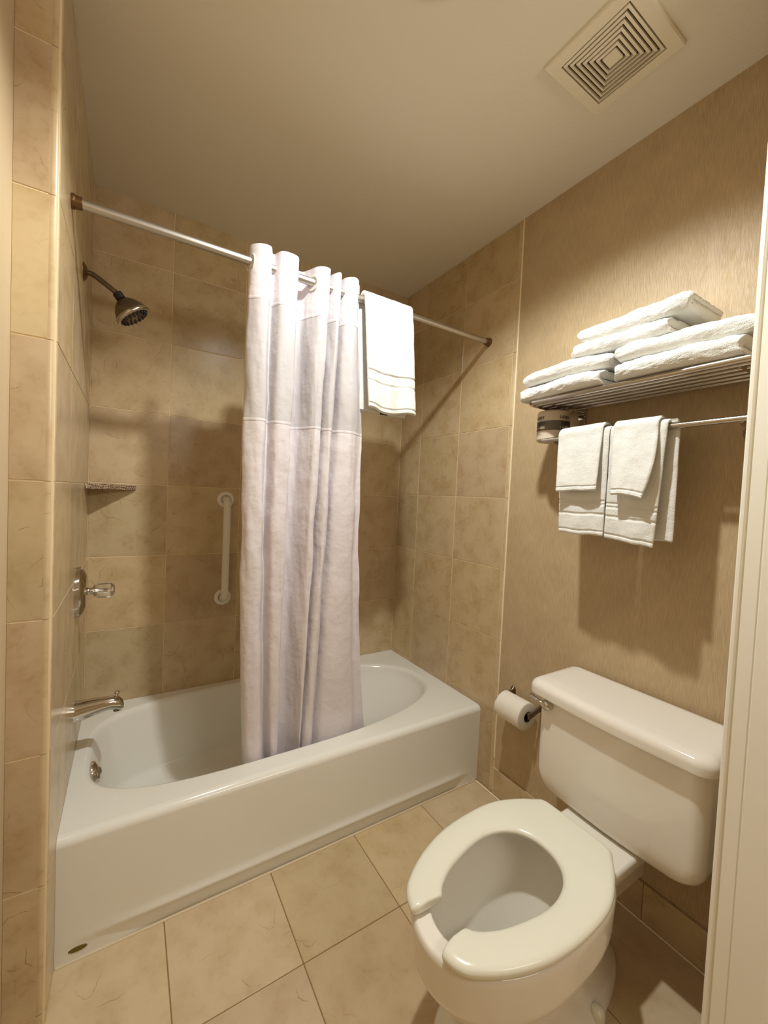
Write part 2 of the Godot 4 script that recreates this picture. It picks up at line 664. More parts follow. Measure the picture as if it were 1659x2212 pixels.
func build_tub() -> void:
	var H := 0.347
	var t := thing("bathtub", "white alcove bathtub below the shower curtain", "bathtub", Vector3(LX / 2, 0, 0.38))
	var g := Geo.new()
	var cx := 0.735
	var cz := 0.362
	# flat rim between the wall edges and the opening
	var open := tub_loop(cx, cz, 0.703, 0.735, 0.31, 0.325, H)
	var outer := []
	for p in open:
		var d: Vector3 = p - Vector3(cx, H, cz)
		var m := INF
		if absf(d.x) > 1e-6:
			m = minf(m, ((LX - 0.0003 - cx) if d.x > 0 else (cx - 0.0003)) / absf(d.x))
		if absf(d.z) > 1e-6:
			m = minf(m, ((0.732 - cz) if d.z > 0 else (cz - 0.001)) / absf(d.z))
		outer.append(Vector3(cx, H, cz) + d * m)
	for c in [Vector3(0.0003, H, 0.0005), Vector3(LX - 0.0003, H, 0.0005), Vector3(0.0003, H, 0.732), Vector3(LX - 0.0003, H, 0.732)]:
		var best := 0
		for k in outer.size():
			if outer[k].distance_squared_to(c) < outer[best].distance_squared_to(c):
				best = k
		outer[best] = c
	var rows := [outer]
	for q in [0.35, 0.7, 0.9]:
		var row := []
		for k in open.size():
			row.append(outer[k].lerp(open[k], q))
		rows.append(row)
	rows.append(open)
	# lip, sloping walls, floor
	for q in [[0.003, 0.0008], [0.008, 0.003], [0.013, 0.008], [0.017, 0.015], [0.020, 0.028]]:
		rows.append(tub_loop(cx, cz, 0.703 - q[0], 0.735 - q[0] * 1.4, 0.31 - q[0], 0.325 - q[0], H - q[1]))
	for k in range(1, 11):
		var u := k / 10.0
		rows.append(tub_loop(cx - 0.02 * u, cz, 0.683 - 0.06 * u, 0.707 - 0.235 * pow(u, 1.3), 0.29 - 0.04 * u, 0.305 - 0.055 * u, H - 0.028 - 0.205 * u))
	for k in range(1, 8):
		var a := PI / 2 * k / 7
		var i := 0.055 * (1 - cos(a))
		rows.append(tub_loop(cx - 0.02, cz, 0.623 - i, 0.472 - i * 1.6, 0.25 - i, 0.25 - i, H - 0.233 - 0.045 * sin(a)))
	g.patch(rows, true, false, true)
	g.fan(rows[-1], Vector3(cx - 0.05, 0.066, cz), true)
	# apron: rolled front edge, face, step near the floor
	var prof := []
	for k in 9:
		var a := PI / 2 * k / 8
		prof.append(Vector2(0.732 + 0.024 * sin(a), H - 0.024 + 0.024 * cos(a)))
	for q in [Vector2(0.7555, 0.28), Vector2(0.7545, 0.2), Vector2(0.754, 0.12), Vector2(0.7545, 0.085), Vector2(0.7555, 0.074), Vector2(0.7585, 0.066), Vector2(0.7612, 0.060), Vector2(0.7612, 0.055), Vector2(0.758, 0.049), Vector2(0.750, 0.042), Vector2(0.744, 0.036), Vector2(0.743, 0.024), Vector2(0.746, 0.0)]:
		prof.append(q)
	rows = []
	for k in 41:
		var x := lerpf(0.0003, LX - 0.0003, k / 40.0)
		# the step dies out towards both ends
		var f := smoothstep(0.02, 0.30, x) * (1.0 - smoothstep(1.36, 1.47, x))
		var row := []
		for q in prof:
			var z: float = q.x
			if q.y < 0.1:
				z = lerpf(0.754, q.x, f)
			row.append(Vector3(x, q.y, z))
		rows.append(row)
	g.patch(rows, false, false, true)
	put("shell", g, M.enamel, t)
	var c := Geo.new()
	c.tube([Vector3(0.003, 0.0005, 0.7535), Vector3(LX - 0.016, 0.0005, 0.7535)], 0.0045, 8)
	put("caulk", c, plain(Color8(216, 198, 166), 0.5), t)
	# overflow plate on the end wall under the spout
	var o := Geo.new()
	var oc := Vector3(0.064, 0.288, 0.385)
	var ax := Vector3(1, 0.25, 0)
	o.lathe([Vector2(0, 0.017), Vector2(0.010, 0.0165), Vector2(0.012, 0.0135), Vector2(0.026, 0.010), Vector2(0.036, 0.004), Vector2(0.0385, -0.008)], oc, ax, 28)
	put("overflow_plate", o, M.chrome, t)
	var dr := Geo.new()
	dr.lathe([Vector2(0, 0.006), Vector2(0.02, 0.005), Vector2(0.03, 0.001), Vector2(0.031, -0.002)], Vector3(0.25, 0.068, 0.362), Vector3.UP, 24)
	put("drain", dr, M.chrome, t)
	# maker's oval at the foot of the apron
	var b := Geo.new()
	var ring := []
	var ring2 := []
	for k in 28:
		var a := TAU * k / 28
		ring.append(Vector3(0.050 + 0.021 * cos(a), 0.031 + 0.0075 * sin(a), 0.7541))
		ring2.append(Vector3(0.050 + 0.019 * cos(a), 0.031 + 0.006 * sin(a), 0.7552))
	b.patch([ring, ring2], true)
	b.fan(ring2, Vector3(0.050, 0.031, 0.7552))
	put("badge", b, M.brass, t).set_meta("label", "small dull gold oval badge")


# ---------------------------------------------------------------- shower fittings
func build_fittings() -> void:
	# shower head
	var sh := thing("overhead_shower", "bell-shaped shower head on a bent arm from the left wall", "shower head", Vector3(0, 1.972, 0.355))
	var g := Geo.new()
	g.lathe([Vector2(0.0, 0.012), Vector2(0.012, 0.012), Vector2(0.02, 0.009), Vector2(0.028, 0.003), Vector2(0.030, 0.0), Vector2(0.030, -0.003)], Vector3(0, 1.972, 0.355), Vector3.RIGHT, 28)
	put("flange", g, M.bronze, sh)
	var neck := Vector3(0.100, 1.916, 0.37)
	g = Geo.new()
	g.tube(smooth3([Vector3(0.0, 1.972, 0.355), Vector3(0.025, 1.969, 0.358), Vector3(0.052, 1.953, 0.363), neck + Vector3(-0.008, 0.009, 0)], 6), 0.0085, 14)
	put("arm", g, M.nickel, sh)
	var ax := Vector3(0.60, -0.80, 0.05).normalized()
	g = Geo.new()
	g.lathe([Vector2(0.009, -0.012), Vector2(0.015, -0.01), Vector2(0.015, -0.01), Vector2(0.0155, 0.010), Vector2(0.0155, 0.010), Vector2(0.010, 0.014)], neck, ax, 20)
	put("collar", g, M.black, sh)
	g = Geo.new()
	g.lathe([Vector2(0.012, 0.012), Vector2(0.022, 0.016), Vector2(0.034, 0.026), Vector2(0.045, 0.042), Vector2(0.051, 0.055), Vector2(0.053, 0.062)], neck, ax, 36)
	put("bell", g, M.nickel, sh)
	g = Geo.new()
	g.lathe([Vector2(0.053, 0.061), Vector2(0.0565, 0.064), Vector2(0.0575, 0.070), Vector2(0.0555, 0.076), Vector2(0.050, 0.077), Vector2(0.048, 0.074)], neck, ax, 36)
	put("rim", g, M.rail_chrome, sh)
	g = Geo.new()
	g.lathe([Vector2(0.0495, 0.0755), Vector2(0.03, 0.0765), Vector2(0.0, 0.077)], neck, ax, 32)
	var face := put("spray_face", g, M.black, sh)
	g = Geo.new()
	var s := ax.cross(Vector3.UP).normalized()
	var u := s.cross(ax)
	for r in [[0.042, 18], [0.034, 14], [0.018, 8]]:
		for k in r[1]:
			var a: float = TAU * k / r[1]
			g.lathe([Vector2(0.003, 0.076), Vector2(0.0026, 0.081), Vector2(0.0, 0.0818)], neck + (s * cos(a) + u * sin(a)) * r[0], ax, 8)
	var nz := put("nozzles", g, M.black, face)
	nz.set_meta("kind", "stuff")
	g = Geo.new()
	g.lathe([Vector2(0.0, 0.0785), Vector2(0.024, 0.078), Vector2(0.0255, 0.0765)], neck, ax, 24)
	put("spray_ring", g, M.nickel, face)
	g = Geo.new()
	g.tube([neck + ax * 0.066 - u * 0.052, neck + ax * 0.07 - u * 0.066], [0.004, 0.003], 8)
	put("selector_tab", g, M.rail_chrome, sh)

	# mixer valve with a clear knob
	var vc := Vector3(0, 0.916, 0.372)
	var v := thing("shower_valve", "round chrome shower valve with a clear faceted knob on left wall", "shower valve", vc)
	g = Geo.new()
	g.lathe([Vector2(0.084, -0.002), Vector2(0.084, 0.012), Vector2(0.084, 0.012), Vector2(0.078, 0.019), Vector2(0.058, 0.028), Vector2(0.058, 0.028), Vector2(0.03, 0.031), Vector2(0.03, 0.031), Vector2(0.0, 0.032)], vc, Vector3.RIGHT, 40)
	put("escutcheon", g, M.chrome, v)
	g = Geo.new()
	g.lathe([Vector2(0.017, 0.022), Vector2(0.013, 0.03), Vector2(0.012, 0.046), Vector2(0.0, 0.047)], vc, Vector3.RIGHT, 20)
	put("stem", g, M.chrome, v)
	g = Geo.new()
	var rows := []
	for q in [[0.0135, 0.046], [0.019, 0.05], [0.0215, 0.058], [0.0225, 0.07], [0.0235, 0.084], [0.022, 0.095], [0.017, 0.103], [0.009, 0.107]]:
		var row := []
		for k in 20:
			var a := TAU * k / 20
			var r: float = q[0] * (1.16 if k % 2 else 1.04)
			row.append(vc + Vector3(q[1], r * cos(a), r * sin(a)))
		rows.append(row)
	for i in rows.size() - 1:
		for k in 20:
			g.flat([rows[i][k], rows[i + 1][k], rows[i + 1][(k + 1) % 20], rows[i][(k + 1) % 20]], true)
	g.fan(rows[0], vc + Vector3(0.046, 0, 0), true)
	g.fan(rows[-1], vc + Vector3(0.108, 0, 0))
	put("knob", g, M.crystal, v)
	g = Geo.new()
	g.lathe([Vector2(0.0, 0.092), Vector2(0.0065, 0.0915), Vector2(0.0065, 0.047), Vector2(0.0, 0.0465)], vc, Vector3.RIGHT, 14)
	put("knob_core", g, M.chrome, v)

	# tub spout
	var sc := Vector3(0, 0.506, 0.37)
	var t := thing("tub_spout", "chrome tub spout with a diverter pull on the left wall", "tub spout", sc)
	g = Geo.new()
	rows = []
	var spine := [[0.0, 0.506, 0.036, 0.034], [0.006, 0.506, 0.035, 0.033], [0.04, 0.510, 0.031, 0.029], [0.08, 0.514, 0.026, 0.025], [0.108, 0.515, 0.023, 0.023], [0.126, 0.510, 0.022, 0.022], [0.137, 0.502, 0.018, 0.020], [0.141, 0.494, 0.010, 0.014]]
	for q in spine:
		var row := []
		for k in 28:
			var a := TAU * k / 28
			row.append(Vector3(q[0] + (0.012 if sin(a) < 0 and q[0] > 0.1 else 0.0) * sin(a), q[1] + q[2] * sin(a), 0.37 + q[3] * cos(a)))
		rows.append(row)
	g.patch(rows, true, false, true)
	g.fan(rows[-1], Vector3(0.142, 0.492, 0.37))
	put("body", g, M.chrome, t)
	g = Geo.new()
	g.lathe([Vector2(0.014, 0.0), Vector2(0.0135, 0.010), Vector2(0.011, 0.011), Vector2(0.011, 0.004)], Vector3(0.122, 0.495, 0.37), Vector3(0.1, -1, 0), 18)
	put("mouth", g, M.nickel, t)
	g = Geo.new()
	g.lathe([Vector2(0.004, 0.0), Vector2(0.0035, 0.010), Vector2(0.0065, 0.013), Vector2(0.008, 0.017), Vector2(0.0065, 0.021), Vector2(0.0, 0.0225)], Vector3(0.120, 0.531, 0.37), Vector3.UP, 16)
	put("diverter_pull", g, M.chrome, t)

	# grab bar on the back wall
	var gb := thing("grab_bar", "white upright grab bar on the tiled back wall left of the curtain", "grab bar", Vector3(0.53, 0.999, 0))
	for y in [1.233, 0.765]:
		g = Geo.new()
		g.lathe([Vector2(0.038, -0.001), Vector2(0.038, 0.004), Vector2(0.038, 0.004), Vector2(0.035, 0.007), Vector2(0.0225, 0.009), Vector2(0.0225, 0.009), Vector2(0.0220, 0.001), Vector2(0.0220, 0.001), Vector2(0.0, 0.001)], Vector3(0.532, y, 0), Vector3.BACK, 36)
		put("flange", g, M.white_bar, gb)
	g = Geo.new()
	var path := [Vector3(0.532, 1.233, 0.004), Vector3(0.532, 1.233, 0.022)]
	for k in 7:
		var a := PI / 2 * k / 6
		path.append(Vector3(0.532, 1.205 + 0.028 * cos(a), 0.024 + 0.026 * sin(a)))
	for k in 7:
		var a := PI / 2 * k / 6
		path.append(Vector3(0.532, 0.793 - 0.028 * sin(a), 0.024 + 0.026 * cos(a)))
	path.append(Vector3(0.532, 0.765, 0.004))
	g.tube(path, 0.0165, 20)
	put("bar", g, M.white_bar, gb)

	# corner shelf of granite
	g = Geo.new()
	var top := [Vector3(0.0005, 1.2795, 0.0005), Vector3(0.166, 1.2795, 0.0005), Vector3(0.163, 1.2795, 0.012), Vector3(0.090, 1.2795, 0.082), Vector3(0.012, 1.2795, 0.162), Vector3(0.0005, 1.2795, 0.165)]
	var low := []
	for p in top:
		low.append(p - Vector3(0, 0.019, 0))
	g.flat(top)
	g.flat(low, true)
	for k in top.size():
		var j := (k + 1) % top.size()
		g.flat([top[k], top[j], low[j], low[k]], true)
	single("corner_shelf", g, M.granite, "speckled brown granite corner shelf in the back left corner", "shelf")


# ---------------------------------------------------------------- curtain, rod, towel on the rod
var top_line := [[.458, .655], [.452, .690], [.476, .719], [.508, .722], [.527, .684], [.545, .720], [.580, .726], [.602, .716], [.608, .690], [.600, .664], [.614, .642], [.642, .642], [.658, .668], [.672, .702], [.692, .720], [.716, .717], [.724, .688], [.728, .664], [.740, .702], [.753, .719], [.767, .700], [.773, .658], [.785, .702], [.808, .722], [.829, .712], [.842, .690], [.852, .678]]
var low_line := [[.520, .585], [.497, .608], [.512, .638], [.552, .644], [.580, .596], [.592, .637], [.606, .642], [.617, .634], [.619, .606], [.613, .574], [.632, .552], [.664, .560], [.684, .590], [.693, .618], [.699, .640], [.705, .634], [.710, .604], [.714, .590], [.722, .625], [.740, .640], [.760, .622], [.766, .588], [.792, .628], [.858, .640], [.918, .630], [.955, .606], [.985, .618]]

func curtain_rows(y0: float, y1: float, n: int, push := 0.0) -> Array:
	var rows := []
	for j in n + 1:
		var y := lerpf(y0, y1, float(j) / n)
		var t := clampf((2.055 - y) / (2.055 - 0.36), 0.0, 1.15)
		var tx := 0.30 * smoothstep(0.0, 0.35, t) + 0.70 * pow(t, 2.6)
		var pts := []
		for k in top_line.size():
			var a := Vector2(top_line[k][0], top_line[k][1])
			var b := Vector2(low_line[k][0], low_line[k][1])
			var e := pow(t, 2.4) if k < 5 else lerpf(pow(t, 2.0), tx, clampf((k - 5) / 20.0, 0.0, 1.0))
			var p := Vector2(lerpf(a.x, b.x, e), lerpf(a.y, b.y, t))
			# cloth hangs softer half way down
			var w := sin(PI * clampf(t, 0, 1)) * 0.005
			p += Vector2(wob.get_noise_2d(k * 31.0, y * 130.0), wob.get_noise_2d(k * 47.0 + 90.0, y * 110.0)) * w * 1.6
			pts.append(p)
		var line := smooth2(pts, 7)
		var row := []
		for k in line.size():
			var d := wob.get_noise_3d(k * 7.0, y * 260.0, 50.0) * 0.0022 + wob.get_noise_3d(k * 2.4 + y * 60.0, y * 90.0, 9.0) * 0.0030
			d *= smoothstep(0.0, 0.1, t)
			var tan_ := (line[mini(k + 1, line.size() - 1)] - line[maxi(k - 1, 0)]).normalized()
			var q := line[k] + Vector2(tan_.y, -tan_.x) * -(d + push)
			row.append(Vector3(q.x, y, q.y))
		rows.append(row)
	return rows

func build_curtain() -> void:
	var rod := thing("shower_rod", "long chrome shower curtain rod across the tub alcove", "curtain rod", Vector3(LX / 2, 2.008, 0.685))
	var g := Geo.new()
	g.tube([Vector3(0.006, 2.008, 0.685), Vector3(0.9, 2.008, 0.685)], 0.0128, 22)
	g.tube([Vector3(0.9, 2.008, 0.685), Vector3(LX - 0.006, 2.008, 0.685)], 0.0116, 22)
	put("tube", g, M.brushed, rod)
	for s in [0, 1]:
		g = Geo.new()
		var o := Vector3(0.0005 if s == 0 else LX - 0.0005, 2.008, 0.685)
		g.lathe([Vector2(0.0, 0.0), Vector2(0.0185, 0.0), Vector2(0.0185, 0.0), Vector2(0.0185, 0.006), Vector2(0.0165, 0.008), Vector2(0.0165, 0.008), Vector2(0.0155, 0.022), Vector2(0.0155, 0.022), Vector2(0.0125, 0.0235)], o, Vector3.RIGHT if s == 0 else Vector3.LEFT, 28)
		put("end_cap", g, M.bronze, rod)
	var c := thing("shower_curtain", "white shower curtain with sheer upper band, gathered over the tub", "shower curtain", Vector3(0.65, 0.17, 0.65))
	g = Geo.new()
	g.patch(curtain_rows(2.056, 1.895, 14))
	put("header_band", g, M.cloth, c)
	g = Geo.new()
	g.patch(curtain_rows(1.895, 1.512, 30))
	put("sheer_panel", g, M.sheer, c)
	g = Geo.new()
	g.patch(curtain_rows(1.512, 0.17, 110))
	put("lower_panel", g, M.cloth, c)
	# double-stitched seams and the top and bottom hems, as thin raised bands
	for y in [1.895, 1.512]:
		g = Geo.new()
		var rows := []
		for q in [[y + 0.0045, 0.0001], [y + 0.004, 0.0007], [y, 0.0008], [y - 0.004, 0.0007], [y - 0.0045, 0.0001]]:
			rows.append(curtain_rows(q[0], q[0], 1, q[1])[0])
		g.patch(rows)
		rows = []
		for q in [[y + 0.006, -0.0001], [y + 0.005, -0.0009], [y - 0.005, -0.0009], [y - 0.006, -0.0001]]:
			rows.append(curtain_rows(q[0], q[0], 1, q[1])[0])
		g.patch(rows, false, false, true)
		put("seam", g, M.cloth, c)
	# hem down the free edge on the right
	for side in [1.0, -1.0]:
		g = Geo.new()
		var rows := []
		var a := curtain_rows(1.505, 0.17, 110, 0.0009 * side)
		var b := curtain_rows(1.505, 0.17, 110, 0.0)
		for k in a.size():
			var n: int = a[k].size()
			rows.append([b[k][n - 10], a[k][n - 9], a[k][n - 7], a[k][n - 5], a[k][n - 3], a[k][n - 1]])
		g.patch(rows, false, false, side < 0)
		put("hem", g, M.cloth, c)
	# moulded rings set in the cloth where it crosses the rod
	for q in [[0.4535, 0.3], [0.6065, -0.25], [0.6645, 0.40]]:
		g = Geo.new()
		var ctr := Vector3(q[0], 2.005, 0.685)
		var nrm := Vector3(1, 0, -q[1]).normalized()
		var sv := nrm.cross(Vector3.UP).normalized()
		var rows := []
		for k in 28:
			var a := TAU * k / 28
			var dir := sv * cos(a) + Vector3.UP * sin(a)
			var row := []
			for m in 8:
				var b := TAU * m / 8
				row.append(ctr + dir * (0.0235 + 0.0045 * cos(b)) + nrm * 0.0018 * sin(b))
			rows.append(row)
		g.patch(rows, true, true)
		put("ring", g, M.ring, c)
	# towel folded over the rod
	var tw := thing("bath_towel", "white towel hung over the curtain rod right of the curtain", "towel", Vector3(0.975, 1.6, 0.685))
	var pts := []
	pts.append(Vector2(0.032, 1.604))
	for y in [1.66, 1.75, 1.85, 1.95]:
		pts.append(Vector2(0.030, y))
	for k in 9:
		var a := PI * k / 8
		pts.append(Vector2(0.0235 * cos(a), 2.008 + 0.0235 * sin(a)))
	for y in [1.95, 1.85, 1.75, 1.66, 1.612]:
		pts.append(Vector2(-0.026, y))
	var path := smooth2(pts, 38)
	var thick := func(s: float) -> float:
		var t := 0.016
		for e in [[0.009, 0.016], [0.093, 0.101], [0.133, 0.141]]:
			if s > e[0] and s < e[1]:
				t = 0.0085
		if s > 0.101 and s < 0.133:
			t = 0.0135
		return t
	var place := func(p: Vector2, w: float, s: float) -> Vector3:
		var low := clampf((1.98 - p.y) / 0.4, 0.0, 1.0)
		var z := 0.685 + p.x
		if p.x > 0.0:
			z += low * (0.010 * sin(w * 32.0 + 0.6) + 0.006 * sin(w * 71.0 + 1.0)) + 0.010 * low
		else:
			z += low * 0.006 * sin(w * 28.0 + 1.0)
		z += wob.get_noise_2d(w * 900.0, p.y * 700.0) * 0.0022
		var dip := 0.008 * sin(w * 34.0 + 1.9) * low if p.x > 0.0 else -0.003 * low
		return Vector3(lerpf(0.862, 0.884, low) + w, p.y + dip * low, z)
	g = sheet(path, thick, 0.0, 0.208, 34, place)
	put("terry_cloth", g, M.terry, tw)
	var tg := Geo.new()
	tg.box(Vector3(0.985, 1.611, 0.671), Vector3(0.034, 0.02, 0.0016), 0.0004)
	put("care_tag", tg, M.dark, tw).set_meta("label", "dark tag at the lower hem")


# ---------------------------------------------------------------- toilet
func egg(xf: float, xr: float, hw: float, y: float, xc: float, nf := 2.1, nr := 2.6) -> Array:
	var out := []
	for k in 72:
		var a := TAU * k / 72
		var c := cos(a)
		var s := sin(a)
		var n := nr if c > 0 else nf
		out.append(Vector3(xc + ((xr - xc) if c > 0 else (xc - xf)) * signf(c) * pow(absf(c), 2.0 / n), y, CZ + hw * signf(s) * pow(absf(s), 2.0 / n)))
	for k in out.size():
		out[k].z -= TURN * (out[k].x - 0.68)
	return out

func round_rect(x0: float, x1: float, z0: float, z1: float, r: float, y: float, rb := -1.0, bulge := 0.0) -> Array:
	var out := []
	if rb < 0:
		rb = r
	for c in [[x1 - rb, z1 - rb, 0.0, rb], [x0 + r, z1 - r, 1.0, r], [x0 + r, z0 + r, 2.0, r], [x1 - rb, z0 + rb, 3.0, rb]]:
		for k in 9:
			var a: float = (c[2] + k / 8.0) * PI / 2
			out.append(Vector3(c[0] + c[3] * cos(a), y, c[1] + c[3] * sin(a)))
		if c[2] == 1.0:
			for k in range(1, 8):
				var z := lerpf(z1 - r, z0 + r, k / 8.0)
				out.append(Vector3(x0 - bulge * sin(PI * k / 8.0), y, z))
	return out

func build_toilet() -> void:
	var t := thing("toilet", "white toilet with open-front seat against the papered wall", "toilet", Vector3(1.05, 0, CZ))
	var g := Geo.new()
	# bowl: foot, pedestal, skirted rim, inside
	var rows := []
	for q in [[0.0, .765, 1.36, .128, 3.0], [0.012, .763, 1.362, .129, 3.0], [0.022, .772, 1.36, .122, 3.0], [0.035, .79, 1.35, .108, 2.8], [0.07, .81, 1.33, .100, 2.5], [0.13, .80, 1.30, .100, 2.4], [0.18, .765, 1.27, .112, 2.3], [0.225, .725, 1.245, .137, 2.2], [0.258, .694, 1.23, .158, 2.1], [0.275, .682, 1.222, .166, 2.1], [0.286, .6745, 1.22, .1695, 2.1], [0.30, .672, 1.218, .1715, 2.1], [0.34, .666, 1.215, .1745, 2.1], [0.372, .662, 1.213, .177, 2.1], [0.383, .6645, 1.21, .1745, 2.1], [0.388, .671, 1.205, .169, 2.1]]:
		rows.append(egg(q[1], q[2], q[3], q[0], 0.95, q[4], 2.6))
	for q in [[0.3885, .70, 1.14, .142], [0.386, .705, 1.13, .137], [0.378, .708, 1.125, .134], [0.362, .708, 1.125, .134], [0.35, .705, 1.13, .137], [0.335, .709, 1.125, .135], [0.29, .724, 1.11, .128], [0.24, .75, 1.085, .113], [0.20, .79, 1.06, .093], [0.165, .83, 1.04, .074], [0.13, .87, 1.02, .056], [0.105, .91, 1.0, .036], [0.10, .935, .985, .018]]:
		rows.append(egg(q[1], q[2], q[3], q[0], 0.95, 2.1, 2.2))
	g.patch(rows, true, false, true)
	g.fan(rows[-1], Vector3(.95, .0985, CZ), true)
	# deck under the tank
	rows = []
	for q in [[0.20, 0.05], [0.26, 0.045], [0.300, 0.03], [0.322, 0.006], [0.328, 0.0], [0.346, 0.0], [0.352, 0.003], [0.354, 0.008]]:
		rows.append(round_rect(1.12, 1.47, CZ - 0.110 + q[1], CZ + 0.098 - q[1], 0.02, q[0]))
	g.patch(rows, true, false, true)
	g.fan(rows[-1], Vector3(1.3, 0.3541, CZ))
	put("bowl", g, M.china, t)
	# trap mouth, its inner shade painted as a dark disc, and water
	g = Geo.new()
	g.lathe([Vector2(0.022, 0.0), Vector2(0.018, 0.004), Vector2(0.0, 0.006)], Vector3(1.005, 0.118, CZ + 0.012), Vector3(-0.35, 1, 0), 20)
	put("trap_opening_shade", g, M.dark, t)
	g = Geo.new()
	var w := egg(.842, 1.035, .0705, .157, 0.95, 2.1, 2.2)
	var w2 := egg(.842, 1.035, .0705, .154, 0.95, 2.1, 2.2)
	g.patch([w2, w], true, false, true)
	g.fan(w, Vector3(.95, .157, CZ))
	g.fan(w2, Vector3(.95, .154, CZ), true)
	put("water", g, M.water, t)
	for s in [-1, 1]:
		g = Geo.new()
		g.lathe([Vector2(0.017, 0.0), Vector2(0.017, 0.012), Vector2(0.0165, 0.022), Vector2(0.012, 0.029), Vector2(0.0, 0.031)], Vector3(1.15, 0.014, CZ + s * 0.098), Vector3.UP, 18)
		put("bolt_cap", g, M.seat, t)
	# seat: outer and inner outlines from the open front round the back
	var half_o := [[.6665, .052], [.676, .080], [.700, .107], [.764, .143], [.850, .170], [.950, .180], [1.050, .174], [1.125, .146], [1.172, .117], [1.196, .097], [1.200, .05], [1.2005, .0]]
	var half_i := [[.742, .041], [.759, .058], [.798, .078], [.850, .093], [.910, .104], [.960, .104], [1.005, .091], [1.034, .070], [1.048, .050], [1.055, .034], [1.059, .016], [1.060, .0]]
	var po := []
	var pi_ := []
	for k in half_o.size():
		po.append(Vector2(half_o[k][0], half_o[k][1]))
		pi_.append(Vector2(half_i[k][0], half_i[k][1]))
	for k in range(half_o.size() - 2, -1, -1):
		po.append(Vector2(half_o[k][0], -half_o[k][1]))
		pi_.append(Vector2(half_i[k][0], -half_i[k][1]))
	var so := smooth2(po, 5)
	var si := smooth2(pi_, 5)
	rows = []
	var N := so.size()
	var section := func(k: int, shrink: float, ahead: float) -> Array:
		var a := si[k]
		var b := so[k]
		var dir := (b - a).normalized()
		var wid := a.distance_to(b)
		var fwd := Vector2(-1, 0) * ahead
		var row := []
		# (along the width, height): rounded, slightly crowned top sloping to the inside
		var prof := [[0.0, 0.396], [-0.0035, 0.400], [-0.004, 0.405], [-0.0015, 0.4095], [0.004, 0.4125], [0.012, 0.4145], [wid * 0.5, 0.4185], [wid - 0.016, 0.4165], [wid - 0.007, 0.4135], [wid - 0.0015, 0.409], [wid, 0.403], [wid - 0.002, 0.397], [wid - 0.006, 0.394], [0.006, 0.3935]]
		for q in prof:
			var x: float = lerpf(wid / 2, q[0], shrink)
			var y: float = lerpf(0.405, q[1], shrink)
			var p: Vector2 = a + dir * x + fwd
			row.append(Vector3(p.x, y, CZ + p.y - TURN * (p.x - 0.68)))
		return row
	# blunt rounded tips that bulge towards the gap
	var tip := func(k: int, e: float, shrink: float) -> Array:
		var row: Array = section.call(k, shrink, 0.0)
		for i in row.size():
			row[i].z += e * clampf(0.6 + 0.8 * (row[0].x - row[i].x) / 0.08, 0.6, 1.0)
		return row
	rows.append(tip.call(0, -0.0085, 0.6))
	rows.append(tip.call(0, -0.007, 0.82))
	rows.append(tip.call(0, -0.004, 0.95))
	for k in N:
		rows.append(section.call(k, 1.0, 0.0))
	rows.append(tip.call(N - 1, 0.004, 0.95))
	rows.append(tip.call(N - 1, 0.007, 0.82))
	rows.append(tip.call(N - 1, 0.0085, 0.6))
	g = Geo.new()
	g.patch(rows, true)
	for e in [0, rows.size() - 1]:
		var mid := Vector3.ZERO
		for p in rows[e]:
			mid += p / rows[e].size()
		g.fan(rows[e], mid, e == 0)
	put("seat", g, M.seat, t)
	# tank
	g = Geo.new()
	rows = []
	for q in [[0.355, 0.072], [0.3562, 0.057], [0.361, 0.041], [0.370, 0.026], [0.384, 0.012], [0.402, 0.004], [0.425, 0.0], [0.50, 0.0], [0.60, 0.0], [0.672, 0.0]]:
		var k: float = q[1]
		rows.append(round_rect(1.288 + k * 0.42, 1.506, 1.222 + k, 1.686 - k, 0.034, q[0], 0.012, 0.009))
	g.fan(rows[0], Vector3(1.39, 0.355, CZ + 0.008), true)
	g.patch(rows, true, false, true)
	put("tank", g, M.china, t)
	g = Geo.new()
	rows = []
	for q in [[0.666, 0.006], [0.667, 0.001], [0.670, 0.0], [0.686, 0.0], [0.694, 0.0015], [0.701, 0.006], [0.7065, 0.013], [0.7095, 0.022], [0.7105, 0.035], [0.7115, 0.06]]:
		var k: float = q[1]
		rows.append(round_rect(1.264 + k, 1.514 - k * 0.5, 1.192 + k, 1.702 - k, maxf(0.042 - k * 0.5, 0.012), q[0], 0.018, 0.010))
	g.fan(rows[0], Vector3(1.39, 0.667, CZ), true)
	g.patch(rows, true, false, true)
	g.fan(rows[-1], Vector3(1.39, 0.712, CZ))
	put("tank_lid", g, M.china, t)
	# flush lever
	var lc := Vector3(1.281, 0.644, 1.264)
	g = Geo.new()
	g.lathe([Vector2(0.0175, -0.006), Vector2(0.0175, 0.004), Vector2(0.0155, 0.012), Vector2(0.009, 0.0175), Vector2(0.0, 0.019)], lc, Vector3(-1, 0.05, 0.1), 22)
	g.tube(smooth3([lc + Vector3(-0.008, 0.002, -0.004), lc + Vector3(-0.016, 0.005, -0.020), lc + Vector3(-0.014, 0.009, -0.040), lc + Vector3(-0.010, 0.011, -0.056)], 5), [0.0085, 0.0083, 0.0081, 0.0079, 0.0076, 0.0074, 0.0072, 0.007, 0.007, 0.007, 0.007, 0.007, 0.0072, 0.0074, 0.0072, 0.006], 12)
	put("flush_lever", g, M.chrome, t)

	# toilet paper on its holder
	var hz := Vector3(1.452, 0.474, 1.0)
	var h := thing("paper_holder", "chrome two-post toilet paper holder on the wall left of the tank", "paper holder", Vector3(LX, 0.49, 1.0))
